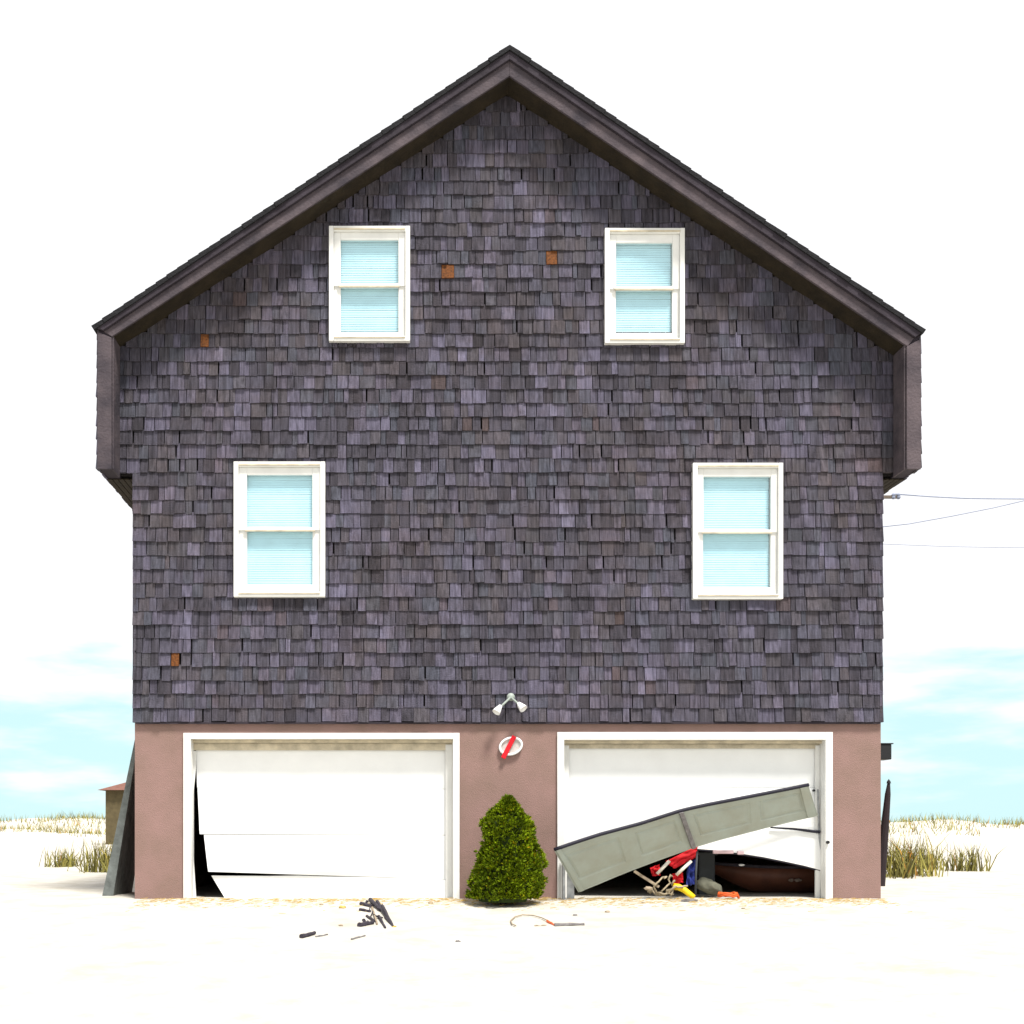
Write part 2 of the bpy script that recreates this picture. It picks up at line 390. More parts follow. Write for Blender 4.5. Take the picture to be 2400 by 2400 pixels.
# rake boards: lower wide board and upper proud board each side, plus wing corner boards
def strip(p0, p1, q0, q1, y0, y1, name, m, bev=.004):
    mb = MB(); n_ = 14; 
    mb.prism([(p0.x, p0.z), (p1.x, p1.z), (q1.x, q1.z), (q0.x, q0.z)], y0, y1)
    return mb.build(name, m, roof, bevel=bev)
aM = W(1194, 143, P); lM = W(243, 777, P); rM = W(2142, 793, P)
aU = W(1194, 124, P); lU = W(226, 770, P); rU = W(2156, 783, P)
strip(eLB, apexB, lM, aM, P-.002, P+.028, 'rake_board', M['board'])
strip(apexB, eRB, aM, rM, P-.002, P+.028, 'rake_board', M['board'])
strip(lM, aM, lU, aU, P-.035, P+.028, 'rake_trim', M['board_dark'])
strip(aM, rM, aU, rU, P-.035, P+.028, 'rake_trim', M['board_dark'])
for (x0, x1, zt0, zt1) in ((wlo+.012, wli, lineL(wli)+.05, lineL(wli)-.015), (wri, wro-.012, lineR(wri)-.015, lineR(wri)+.07)):
    mb = MB(); mb.prism([(x0, zw-.02), (x1, zw-.02), (x1, zt1), (x0, zt0)], P-.014, P+.010)
    mb.build('corner_board', M['board'], house, bevel=.004)
    xi = x1 if x1 < 0 else x0
    s = 1 if xi < 0 else -1
    mb = MB(); mb.box(min(xi, xi+s*.018), max(xi, xi+s*.018), P+.012, -.045, zw-.016, (lineL(xi) if xi < 0 else lineR(xi))+.01)
    mb.build('corner_return', M['board'], house, bevel=.003)

# windows: part frame, sub-parts sash, pane, blind, rail
def rectframe(mb, x0, x1, z0, z1, wx, wt, wb, y0, y1):
    mb.box(x0, x0+wx, y0, y1, z0, z1); mb.box(x1-wx, x1, y0, y1, z0, z1)
    mb.box(x0+wx, x1-wx, y0+.002, y1, z1-wt, z1); mb.box(x0+wx, x1-wx, y0+.002, y1, z0, z0+wb)
wl = ['upper left window', 'upper right window', 'lower left window', 'lower right window']
for i, (a, b, c, d, ga, gb, gc, gd, gm) in enumerate(wins):
    x0, x1, z0, z1 = X(a), X(b), Z(d), Z(c); gx0, gx1, gz0, gz1, zm = X(ga), X(gb), Z(gd), Z(gc), Z(gm)
    mb = MB(); rectframe(mb, x0, x1, z0, z1, .052, .055, .055, -.085, .04)
    fr_ = mb.build('window', M['white'], house, bevel=.004); fr_['label'] = 'white framed double hung window, the '+wl[i]
    mb = MB()
    mb.box(x0+.055, x1-.055, -.094, -.0852, z1-.046, z1-.028); mb.build('flashing_strip', M['cream'], fr_, bevel=.002)
    mb = MB(); mb.box(x0+.055, x1-.055, -.094, -.0852, z0+.030, z0+.044); mb.build('flashing_strip', M['cream'], fr_, bevel=.002)
    mb = MB(); rectframe(mb, x0+.053, x1-.053, zm-.012, z1-.056, gx0-x0-.053, z1-gz1-.056, .03, -.052, .01)
    mb.build('sash', M['white'], fr_, bevel=.004)
    mb = MB(); rectframe(mb, x0+.053, x1-.053, z0+.056, zm+.012, gx0-x0-.053, .03, gz0-z0-.056, -.034, .02)
    mb.build('sash', M['white'], fr_, bevel=.004)
    mb = MB(); mb.box(gx0-.03, gx1+.03, -.070, -.053, zm-.016, zm+.014)
    mb.build('meeting_rail', M['white'], fr_, bevel=.004)
    mb = MB(); mb.box(gx0-.018, gx1+.018, -.072, -.05, zm-.028, zm-.017); mb.build('rail_lip', M['cream'], fr_)
    mb = MB(); mb.box(gx0-.005, gx1+.005, -.026, -.022, zm+.012, gz1+.005); mb.build('pane', M['glass'], fr_)
    mb = MB(); mb.box(gx0-.005, gx1+.005, -.014, -.010, gz0-.005, zm-.012); mb.build('pane', M['glass'], fr_)
    mb = MB(); z = gz0-.02
    while z < gz1+.02:
        q = random.uniform(-.0015, .0015)
        mb.hexa([(gx0-.01, .018, z), (gx1+.01, .018, z+q), (gx1+.01, .020, z+q), (gx0-.01, .020, z),
                 (gx0-.01, .024, z+.027), (gx1+.01, .024, z+.027+q), (gx1+.01, .026, z+.027+q), (gx0-.01, .026, z+.027)])
        z += .026
    mb.build('blind', M['blind'], fr_)

# foundation wall with two openings
D0 = .02
def bx_(px0, px1, z0, z1, y0=D0, y1=.32):
    return (X(px0), X(px1), y0, y1, z0, z1)
mb = MB(); zt = Z(1730); ztop = zbot-.005
mb.box(*bx_(315, 440, -.6, ztop)); mb.box(*bx_(1069, 1316, -.6, ztop)); mb.box(*bx_(1941, 2066, -.6, ztop))
mb.box(*bx_(440, 1069, zt, ztop)); mb.box(*bx_(1316, 1941, zt, ztop))
# side stucco walls
mb.box(xL, xL+.3, .32, DEP-.15, -.6, zbot-.03); mb.box(xR-.3, xR, .32, DEP-.15, -.6, zbot-.03)
bmw = mb.build('foundation_wall', M['stucco'], house)
mb = MB(); mb.box(xL+.02, xR-.02, -.024, .05, zbot-.022, zbot-.004); mb.build('drip_edge', M['board_dark'], house)
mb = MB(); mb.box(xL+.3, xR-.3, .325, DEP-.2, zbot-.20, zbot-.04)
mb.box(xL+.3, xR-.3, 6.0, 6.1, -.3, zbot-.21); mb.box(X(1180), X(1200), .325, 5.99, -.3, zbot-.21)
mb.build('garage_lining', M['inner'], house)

def opening(o0, o1, ot, i0, i1, it, d0, d1, dt, lab):
    mb = MB(); zf = -.25
    zo, zi = Z(ot), Z(it)
    mb.box(X(o0), X(i0), -.014, D0+.03, zf, zo); mb.box(X(i1), X(o1), -.014, D0+.03, zf, zo); mb.box(X(i0), X(i1), -.012, D0+.03, zi, zo)
    f = mb.build('garage_frame', M['white'], house, bevel=.004); f['label'] = lab
    # jamb lining and stop
    mb = MB(); yb = .19
    mb.box(X(i0)-.03, X(i0)+.002, D0+.031, yb, zf, zi+.002); mb.build('jamb', M['white'], f)
    mb = MB(); mb.box(X(i1)-.002, X(i1)+.03, D0+.031, yb, zf, zi+.002)
    mb.build('jamb', M['white'], f)
    mb = MB(); mb.box(X(i0), X(i1), D0+.031, yb, zi-.004, zi+.02)
    xa, xb, zz = X(d0, yb), X(d1, yb), Z(dt, yb)
    mb.box(X(i0), X(i1), .10, .125, zi-.035, zi-.005)
    mb.box(X(i0)+.002, X(i1)-.002, .16, .188, zz-.012, zi-.036)
    mb.build('header_stop', M['cream'], f)
    mb = MB(); mb.box(xb-.01, X(i1)-.003, .155, .188, zf, zi-.05)
    mb.build('stop', M['white'], f, bevel=.003)
    return f, xa, xb, zz
f1, a1, b1, t1 = opening(430, 1077, 1718, 447, 1062, 1732, 461, 1046, 1756, 'white frame around the left garage door')
f2, a2, b2, t2 = opening(1306, 1951, 1716, 1322, 1934, 1734, 1332, 1911, 1752, 'white frame around the torn right garage door')
mb = MB(); mb.box(X(1322)+.003, a2+.004, .155, .188, -.25, Z(1734)-.05); mb.build('stop', M['white'], f2, bevel=.003)
# bent left jamb of the left opening
mb = MB(); yb = .16
pl = [W(447, 1760, yb), W(459, 1760, yb), W(459, 1800, yb), W(454, 1850, yb), W(451, 1930, yb), W(454, 2020, yb), W(462, 2140, yb), W(447, 2140, yb)]
pl = [(p.x, p.z) for p in reversed(pl)]
mb.prism(pl, yb, yb+.02); mb.build('bent_stop', M['white'], f1)

DY = .20
def section(px, name, parent, m=None, th=.045, bulge=0.0, nseg=24, label=None, emb=False):
    """one garage door section from photo places: left/right top and bottom corner, with a bulge in depth"""
    (tl, tr, br, bl) = px
    mb = MB(); rows = 10; i0 = 0
    for j in range(rows+1):
        v = j/rows
        for i in range(nseg+1):
            u = i/nseg
            p = (tl.lerp(tr, u)).lerp(bl.lerp(br, u), v)
            y = p.y-bulge*math.sin(math.pi*u)*math.sin(math.pi*min(1, v))
            y += noise.noise(Vector((p.x*1.3, p.z*2, 4)))*.012
            if emb:
                fu = (u*4) % 1; 
                if .1 < fu < .9 and .18 < v < .82: y += .008
            if j in (0, rows): y += .004
            mb.v.append((p.x, y, p.z))
    k = len(mb.v)
    mb.v += [(a, b+th, c) for a, b, c in mb.v[:k]]
    s = nseg+1
    for j in range(rows):
        for i in range(nseg):
            q = j*s+i; mb.f.append([q, q+1, q+s+1, q+s]); mb.f.append([k+q, k+q+s, k+q+s+1, k+q+1])
    for i in range(nseg):
        mb.f.append([i, i+1, k+i+1, k+i]); q = rows*s+i; mb.f.append([q, q+1, k+q+1, k+q])
    for j in range(rows):
        q = j*s; mb.f.append([q, q+s, k+q+s, k+q]); q = j*s+nseg; mb.f.append([q, q+s, k+q+s, k+q])
    o = mb.build(name, m or M['door'], parent, smooth=False)
    if label: o['label'] = label
    return o
def Q(pts, y): return tuple(W(a, b, y if not isinstance(y, (tuple, list)) else y[i]) for i, (a, b) in enumerate(pts))
# sagging section with a curved lower edge
def curved(top, bot, y, name, parent, m, th=.045):
    mb = MB(); n_ = len(top)
    for (pt, pb) in zip(top, bot):
        for yy in (y, y+th):
            a = W(*pt, y); b = W(*pb, y); mb.v += [(a.x, yy, a.z), (b.x, yy-.0, b.z)]
    for i in range(n_-1):
        q = 4*i; r_ = q+4
        mb.f += [[q, r_, r_+1, q+1], [q+2, q+3, r_+3, r_+2], [q, q+2, r_+2, r_], [q+1, r_+1, r_+3, q+3]]
    mb.f += [[0, 1, 3, 2], [4*n_-4, 4*n_-2, 4*n_-1, 4*n_-3]]
    return mb.build(name, m, parent, bevel=.003)
# left door: hangs nearly whole, pushed in at the lower left
gd = section(Q([(459, 1753), (1046, 1754), (1046, 1849), (462, 1846)], DY), 'garage_door', house, label='white sectional garage door buckled at lower left')
section(Q([(463, 1847), (1046, 1849.6), (1046, 1957), (468, 1955)], (DY, DY, DY, DY-.03)), 'door_section', gd, bulge=.03)
section(Q([(478, 1956), (1046, 1957.8), (1046, 2061), (488, 2043)], (DY-.02, DY, DY, DY-.07)), 'door_section', gd, bulge=.05)
# weatherstrip under the left door
mb = MB(); mb.tube([W(560, 2116, DY-.1)+Vector((0, -.02, -.01)), W(700, 2115, DY-.04)], .012, 6); mb.build('bottom_seal', M['drift_grey'], gd)
curved([(495, 2052), (560, 2052.5), (630, 2053), (700, 2052), (850, 2056), (1046, 2062)], [(537, 2122), (600, 2122), (680, 2121), (740, 2120), (850, 2120), (1046, 2118)], DY-.02, 'door_section', gd, M['door'])
# right door: three sections still hanging, the third torn off on the left and sagging on the right
g2 = section(Q([(1332, 1750), (1911, 1750), (1911, 1846), (1332, 1846)], DY), 'garage_door', house, label='torn white garage door hanging open at the bottom', emb=False)
section(Q([(1332, 1846.6), (1911, 1846.6), (1922, 1946), (1332, 1984)], (DY, DY, DY-.03, DY)), 'door_section', g2, bulge=.02)
bx = [1560, 1600, 1638, 1690, 1738, 1790, 1839, 1885, 1926]; by = [1984, 1987, 1990, 1994, 2001, 2009, 2019, 2029, 2040]
ty = [1950, 1949, 1948, 1946, 1945, 1944, 1945, 1949, 1955]
curved([(a, b) for a, b in zip(bx, ty)], [(a, b) for a, b in zip(bx, by)], DY-.05, 'sagging_section', g2, M['door'])
mb = MB(); mb.tube([W(a, b+1.5, DY-.035) for a, b in zip(bx, by)], .012, 8); mb.build('bottom_seal', M['rubber'], g2)
mb = MB(); mb.tube([W(1806, 1939.5, DY-.075), W(1860, 1943, DY-.075), W(1922, 1950, DY-.075)], .009, 6, 1.9); mb.build('crack_shade', M['rubber'], g2)  # shade of the open crack between sections, put in as a black strip
# torn bits of pale insulation on the sagging edge
for (a, b, c, d) in ((1672, 1718, 1993, 2001), (1729, 1742, 1995, 2003)):
    mb = MB(); p = W(a, d, DY-.09); q = W(b, c, DY-.06); mb.box(p.x, q.x, DY-.09, DY-.055, p.z, q.z); mb.build('torn_strip', mat('pink_foam', (.55, .40, .42), .9), g2, bevel=.006)
# vertical track along the right jamb
mb = MB(); mb.tube([W(1917, 1850, .15), W(1920, 1960, .15), W(1926, 2000, .14), W(1924, 2120, .14)], .010, 6); mb.build('door_track', M['steel'], f2)
mb = MB(); mb.lathe([(.001, 0), (.018, 0), (.018, .03), (.001, .03)], W(1939, 1974, -.02), (0, -1, 0), 12); mb.build('roller', M['blackmetal'], f2)
mb = MB(); mb.lathe([(.001, 0), (.014, 0), (.014, .03), (.001, .03)], W(1906, 1853, .17), (0, -1, 0), 12); mb.build('roller', M['blackmetal'], f2)

# ------------------------------------------------------------------ detached door panel
pn = thing('detached_door_panel', 'bent white door panel tinted grey green for shade, slumped diagonally across the right garage opening', 'door panel', G(1355, 2092))
top = [(1299, 1994), (1345, 1978), (1403, 1959), (1455, 1945), (1504, 1932), (1550, 1917), (1597, 1902), (1650, 1890), (1764, 1868), (1830, 1855), (1895, 1842)]
bot = [(1355, 2091), (1400, 2073), (1440, 2056), (1480, 2040), (1530, 2021), (1580, 2003), (1627, 1986), (1680, 1970), (1765, 1948), (1840, 1929), (1917, 1911)]
def interp(pl, t):
    t = t*(len(pl)-1); i = min(int(t), len(pl)-2); f = t-i
    return (pl[i][0]*(1-f)+pl[i+1][0]*f, pl[i][1]*(1-f)+pl[i+1][1]*f)
def ptop(u): y = -.48+.36*u; return W(*interp(top, u), y)
def pbot(u): y = -.12+.18*u; return W(*interp(bot, u), y)
def half(u0, u1, nm, wins_):
    mb = MB(); nu, nv = 90, 22
    for j in range(nv+1):
        v = j/nv
        for i in range(nu+1):
            uu = i/nu; u = u0+(u1-u0)*uu
            a, b = ptop(u), pbot(u); p = a.lerp(b, v)
            d1_ = (ptop(min(1, u+.02))-ptop(max(0, u-.02))).normalized(); nr = d1_.cross((b-a).normalized()).normalized()
            if nr.y > 0: nr = -nr
            h = 0
            for (s0, s1) in wins_:
                du = min(uu-s0, s1-uu)*(u1-u0)*2.9; dv = min(v-.14, .74-v)*.5; m_ = min(du, dv)
                if m_ > 0:
                    h += -.010 if m_ < .018 else (-.010+.010*min(1, (m_-.018)/.02))
            mb.v.append(tuple(p+nr*h))
    k = len(mb.v); off = Vector((0, .03, .03)); mb.v += [tuple(Vector(q)+off) for q in mb.v[:k]]
    s = nu+1
    for j in range(nv):
        for i in range(nu):
            q = j*s+i; mb.f.append([q, q+1, q+s+1, q+s]); mb.f.append([k+q, k+q+s, k+q+s+1, k+q+1])
    for i in range(nu):
        mb.f.append([i, k+i, k+i+1, i+1]); q = nv*s+i; mb.f.append([q, q+1, k+q+1, k+q])
    for j in range(nv):
        q = j*s; mb.f.append([q, q+s, k+q+s, k+q]); q = j*s+nu; mb.f.append([q, k+q, k+q+s, q+s])
    return mb.build(nm, M['shaded_panel'], pn)
half(0.0, .598, 'panel_half', ((.06, .47), (.60, .93)))
half(.602, 1.0, 'panel_half', ((.10, .48), (.56, .92)))
def nrm_at(u):
    a, b = ptop(u), pbot(u); d1_ = (ptop(min(1, u+.02))-ptop(max(0, u-.02))).normalized(); nr = d1_.cross((b-a).normalized()).normalized()
    return -nr if nr.y > 0 else nr
def stile(u, wd, nm, m, h=.014):
    mb = MB(); a, b = ptop(u), pbot(u); a2_, b2_ = ptop(min(1, u+wd)), pbot(min(1, u+wd)); nr = nrm_at(min(.99, max(.01, u)))
    mb.hexa([a+nr*.003, a2_+nr*.003, b2_+nr*.003, b+nr*.003, a+nr*h, a2_+nr*h, b2_+nr*h, b+nr*h]); return mb.build(nm, m, pn, bevel=.002)
stile(.585, .02, 'hinge_stile', M['drift_grey'], .03)
stile(.008, .022, 'end_cap', M['shaded_panel']); stile(.968, .026, 'end_cap', M['shaded_panel'])
mb = MB(); mb.tube([ptop(t/24)+Vector((0, 0, .012)) for t in range(25)], .020, 8); mb.build('rubber_seal', M['rubber'], pn, smooth=True)
mb = MB(); mb.tube([pbot(t/24)+Vector((0, .005, .004)) for t in range(25)], .009, 8); mb.build('lower_lip', M['shaded_panel'], pn, smooth=True)
# bracket and strut by the left jamb
mb = MB(); a = W(1318, 2005, -.1); mb.box(a.x, a.x+.03, -.12, -.06, -.2, a.z); mb.box(a.x+.06, a.x+.14, -.05, -.03, -.2, a.z-.06)
mb.build('side_track', M['steel'], pn, bevel=.003)

# ------------------------------------------------------------------ security light
lt = thing('security_light', 'twin headed white security floodlight on shingles above the red barred plaque', 'floodlight', W(1197, 1640, -.05))
c = W(1197, 1634, -.07)
mb = MB(); mb.lathe([(.001, 0), (.04, 0), (.046, .012), (.04, .03), (.001, .034)], W(1197, 1634, -.045), (0, -1, 0), 16); mb.build('mount_plate', M['dull_green'], lt, smooth=True)
for (e, tilt) in (((1168, 1662), (-.55, -.35, -.8)), ((1221, 1655), (.6, -.5, -.75))):
    pe = W(*e, -.16)
    mb = MB(); mb.tube([c, W((1197+e[0])/2, (1634+e[1])/2, -.12), pe], .0125, 8); mb.build('arm', M['dull_green'], lt, smooth=True)
    ax = Vector(tilt).normalized(); o_ = pe-ax*.04
    mb = MB(); mb.lathe([(.001, -.01), (.020, -.01), (.027, .012), (.037, .045), (.046, .078), (.046, .09), (.040, .09), (.033, .07), (.001, .066)], o_, ax, 20)
    mb.build('lamp_head', M['metal_white'], lt, smooth=True)
# plaque
pq = thing('wall_plaque', 'small white oval plaque crossed by a slanting red bar between the garage doors', 'plaque', W(1197, 1750, 0))
cc = W(1197, 1749, .0)
mb = MB(); pr = []; sg = 36
for j, (rx, rz, yy) in enumerate(((.134, .106, .012), (.134, .106, -.022), (.128, .100, -.03), (.112, .082, -.03), (.108, .078, -.012))):
    for q in range(sg):
        t = 2*math.pi*q/sg; x_ = rx*math.cos(t); z_ = rz*math.sin(t); mb.v.append((cc.x+x_, yy, cc.z+z_-x_*-.12))
    if j:
        for q in range(sg): mb.f.append([(j-1)*sg+q, (j-1)*sg+(q+1) % sg, j*sg+(q+1) % sg, j*sg+q])
mb.build('ring', M['metal_white'], pq, smooth=True)
mb = MB(); pts = [(cc.x+.11*math.cos(2*math.pi*q/sg), cc.z+.08*math.sin(2*math.pi*q/sg)+.12*.11*math.cos(2*math.pi*q/sg)) for q in range(sg)]
mb.prism(pts, -.010, .012); mb.build('face', M['signgrey'], pq)
mb = MB(); a = W(1206, 1725, -.045); b = W(1179, 1777, -.045); d_ = (b-a).normalized(); n_ = Vector((d_.z, 0, -d_.x))*.026
mb.hexa([a+n_, a-n_, b-n_, b+n_]+[q+Vector((0, .02, 0)) for q in (a+n_, a-n_, b-n_, b+n_)]); mb.build('bar', M['signred'], pq, bevel=.008)
# meter box on right flank
mt = thing('meter_box', 'small black box fixed to the right flank of the house', 'meter box', (xR, .8, Z(1760)))
mb = MB(); q = W(2066, 1744, .2); s_ = W(2084, 1780, .2); mb.box(xR+.001, s_.x+.03, .2, .42, s_.z, q.z); mb.build('housing', M['blackmetal'], mt, bevel=.01)
mb = MB(); mb.box(xR+.001, s_.x+.045, .19, .43, q.z, q.z+.012); mb.build('lid', M['blackmetal'], mt)

# ------------------------------------------------------------------ shrub
SY = -.50
sprof = [(1868, 1189, 1193), (1880, 1178, 1204), (1900, 1155, 1222), (1915, 1142, 1238), (1930, 1131, 1248), (1960, 1129, 1251), (1990, 1131, 1258), (2010, 1128, 1267), (2030, 1117, 1275), (2060, 1109, 1277), (2080, 1103, 1270), (2094, 1100, 1260), (2106, 1102, 1254)]
rows = []
for (py, a, b) in sprof:
    p, q = W(a, py, SY), W(b, py, SY); rows.append((p.z, (p.x+q.x)/2, (q.x-p.x)/2))
def srad(z):
    for (z0, c0, r0), (z1, c1, r1) in zip(rows, rows[1:]):
        if z1 <= z <= z0:
            t = (z0-z)/(z0-z1); return c0+(c1-c0)*t, r0+(r1-r0)*t
    return (rows[-1][1], rows[-1][2]) if z < rows[-1][0] else (rows[0][1], 0.01)
zb_, zt_ = rows[-1][0], rows[0][0]
shrub = thing('evergreen_shrub', 'dense green conical evergreen shrub growing between the two garage doors', 'shrub', (rows[-1][1], SY, sandz(0, SY)))
mb = MB(); mb.tube([(rows[-1][1], SY, zb_-.15), (rows[-1][1], SY, zb_+.3), (rows[0][1], SY, zt_-.25)], .035, 8, .35); mb.build('trunk', M['trunk'], shrub)
mb = MB(); rnd = random.Random(3)
def tuft(mb, c, out, L_, n_):
    for k in range(n_):
        d = (out+Vector((rnd.gauss(0, .55), rnd.gauss(0, .55), rnd.gauss(.25, .5)))).normalized()
        sd_ = d.orthogonal(); sd_.rotate(Matrix.Rotation(rnd.uniform(0, 6.28), 3, d)); sd_.normalize()
        wd = L_*rnd.uniform(.16, .28); a = Vector(c); e = a+d*L_*rnd.uniform(.7, 1.2); m_ = a.lerp(e, .45)
        i = len(mb.v); mb.v += [tuple(a), tuple(m_+sd_*wd), tuple(e), tuple(m_-sd_*wd)]; mb.f.append([i, i+1, i+2, i+3])
for k in range(5200):
    z = zb_+(zt_-zb_)*(1-math.sqrt(rnd.random())*1.0) if rnd.random() < .5 else rnd.uniform(zb_, zt_)
    c0, r0 = srad(z); th = rnd.uniform(0, 2*math.pi)
    lump = 1.02+.24*noise.noise(Vector((math.cos(th)*2.2, math.sin(th)*2.2, z*5)))+.22*noise.noise(Vector((math.cos(th)*5, math.sin(th)*5, z*11)))
    deep = rnd.random()**2*.34
    rr = r0*lump*(1-deep)*.95
    out = Vector((math.cos(th), math.sin(th)*.85, .35)).normalized()
    tuft(mb, (c0+math.cos(th)*rr, SY+math.sin(th)*rr*.85, z), out, rnd.uniform(.03, .052), 6)
fo = mb.build('foliage', M['leaf'], shrub)
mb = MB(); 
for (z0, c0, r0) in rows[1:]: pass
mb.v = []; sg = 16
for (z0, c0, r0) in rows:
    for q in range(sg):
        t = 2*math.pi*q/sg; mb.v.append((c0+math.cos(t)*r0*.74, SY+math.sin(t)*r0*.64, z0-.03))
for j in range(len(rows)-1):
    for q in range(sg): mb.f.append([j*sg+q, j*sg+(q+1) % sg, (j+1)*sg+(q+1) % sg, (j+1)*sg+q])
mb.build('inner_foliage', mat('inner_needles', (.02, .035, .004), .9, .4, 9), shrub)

# ------------------------------------------------------------------ things in the right garage
def cloth(mb, pts, th=.012, n_=10, amp=.01, seed=0):
    """a draped quad: four world corners, wavy, with thickness"""
    a, b, c_, d = [Vector(p) for p in pts]; s = n_+1; i0 = len(mb.v)
    for j in range(s):
        for i in range(s):
            u, v = i/n_, j/n_; p = a.lerp(b, u).lerp(d.lerp(c_, u), v)
            p = p+Vector((0, noise.noise(Vector((u*4+seed, v*4, 0)))*amp*3, noise.noise(Vector((u*3, v*3+seed, 7)))*amp)); mb.v.append(tuple(p))
    k = s*s; mb.v += [(x_, y_+th, z_) for x_, y_, z_ in mb.v[i0:i0+k]]
    for j in range(n_):
        for i in range(n_):
            q = i0+j*s+i; mb.f += [[q, q+1, q+s+1, q+s], [k+q, k+q+s, k+q+s+1, k+q+1]]
    for i in range(n_):
        q = i0+i; mb.f.append([q, k+q, k+q+1, q+1]); q = i0+n_*s+i; mb.f.append([q, q+1, k+q+1, k+q])
        q = i0+i*s; mb.f.append([q, q+s, k+q+s, k+q]); q = i0+i*s+n_; mb.f.append([q, k+q, k+q+s, q+s])
yc = .12
ch = thing('beach_chair', 'crumpled red canvas beach chair with white frame under the fallen panel', 'beach chair', (X(1590, yc), yc, 0))
mb = MB(); cloth(mb, [W(1560, 2018, yc), W(1634, 1982, yc), W(1634, 2008, yc-.05), W(1580, 2036, yc-.05)], amp=.02); mb.build('backrest', M['red'], ch, smooth=True)
mb = MB(); cloth(mb, [W(1523, 2034, yc), W(1546, 2026, yc), W(1549, 2052, yc), W(1530, 2054, yc)], amp=.02, seed=3)
mb.build('armrest_sleeve', M['red'], ch, smooth=True)
mb = MB(); cloth(mb, [W(1576, 2048, yc-.02), W(1600, 2044, yc-.02), W(1602, 2068, yc-.03), W(1578, 2072, yc-.03)], amp=.02, seed=6)
mb.build('seat', M['red'], ch, smooth=True)
for a, b in (((1569, 2018), (1540, 2048)), ((1620, 2018), (1585, 2051)), ((1634, 1995), (1630, 2100))):
    mb = MB(); mb.tube([W(*a, yc-.07), W((a[0]+b[0])/2-1, (a[1]+b[1])/2+1, yc-.08), W(*b, yc-.06)], .019 if a[0] != 1634 else .012, 10); mb.build('frame_tube', M['wtube'] if a[0] != 1634 else M['grey_box'], ch, smooth=True)
mb = MB(); cloth(mb, [W(1612, 2024, yc+.02), W(1632, 2014, yc+.02), W(1632, 2072, yc), W(1608, 2076, yc)], amp=.03, seed=9)
tag(mb.build('blue_cloth', M['blue'], smooth=True, org=W(1618, 2100, yc)), 'dark blue cloth hanging beside the red beach chair', 'cloth')
mb = MB(); mb.tube([W(1578, 2078, yc-.08), W(1590, 2079, yc-.1), W(1604, 2086, yc-.12), W(1618, 2097, yc-.14), W(1626, 2103, yc-.14)], .040, 12, .75)
tag(mb.build('swim_float', M['yellow'], smooth=True, org=W(1600, 2100, yc-.1)), 'bright yellow foam float lying below the red chair', 'float')
# tangle of rope
mb = MB(); rr_ = random.Random(5); base = W(1560, 2098, yc-.12)
for k in range(7):
    p = base+Vector((rr_.uniform(-.10, .06), rr_.uniform(-.05, .05), 0)); pts = [p]
    for q in range(7):
        p = p+Vector((rr_.uniform(-.05, .055), rr_.uniform(-.04, .04), rr_.uniform(-.02, .055))); pts.append(p.copy())
    mb.tube(pts, .011, 6)
tag(mb.build('rope_tangle', M['rope'], smooth=True, org=base), 'beige tangle of rope heaped below the red chair', 'rope')
mb = MB(); a = W(1487, 2042, .05); b = W(1545, 2079, -.05); d_ = (b-a).normalized(); n_ = Vector((d_.z, 0, -d_.x))*.016
mb.hexa([a+n_, a-n_, b-n_, b+n_]+[q+Vector((0, .03, 0)) for q in (a+n_, a-n_, b-n_, b+n_)])
tag(mb.build('plank', M['drift'], org=a, bevel=.003), 'thin pale plank leaning in the dark gap left of the red chair', 'plank')
for (px, py, s, lab) in ((1520, 2082, .05, 'pale wood chunk in the dark gap left of the rope tangle'),):
    mb = MB(); p = W(px, py, -.05); mb.blob(p, s, s*.6, s*.45, .4, 2, 10, 6); tag(mb.build('wood_chunk', M['drift'], org=p), lab, 'driftwood')
# sack
p = W(1661, 2078, .25); mb = MB(); mb.blob(p, .145, .12, .085, .25, 4, 28, 16)
mb.v = [(x_, y_, z_-(x_-p.x)*.25) for x_, y_, z_ in mb.v]
tag(mb.build('canvas_sack', M['sack'], smooth=True, org=p), 'grey green lumpy sack right of the yellow float', 'sack')
p = W(1705, 2101, .0); mb = MB()
for t_, z_ in ((0, 0), (1, .02)):
    mb.tube([p+Vector((math.cos(q/12*6.283)*.10, math.sin(q/12*6.283)*.07, z_+.012*math.sin(q*1.7)+.01)) for q in range(12)]+[p+Vector((.10, 0, z_+.02)), p+Vector((.13, .0, -.02))], .013, 6)
tag(mb.build('coiled_cord', M['orange'], smooth=True, org=p), 'small orange coiled cord on the sand at garage mouth', 'cord')
p = W(1657, 2035, .8); mb = MB(); mb.box(p.x-.10, p.x+.10, .8, 1.05, -.05, W(0, 2000, .8).z); 
tb = mb.build('storage_tub', M['grey_box'], org=p, bevel=.02); tag(tb, 'dark grey upright tub standing behind the blue cloth', 'tub')
mb = MB(); mb.box(p.x-.12, p.x+.12, .78, 1.07, W(0, 2004, .8).z, W(0, 1998, .8).z); mb.build('lid', M['grey_box'], tb).matrix_parent_inverse = Matrix.Translation(p).inverted()
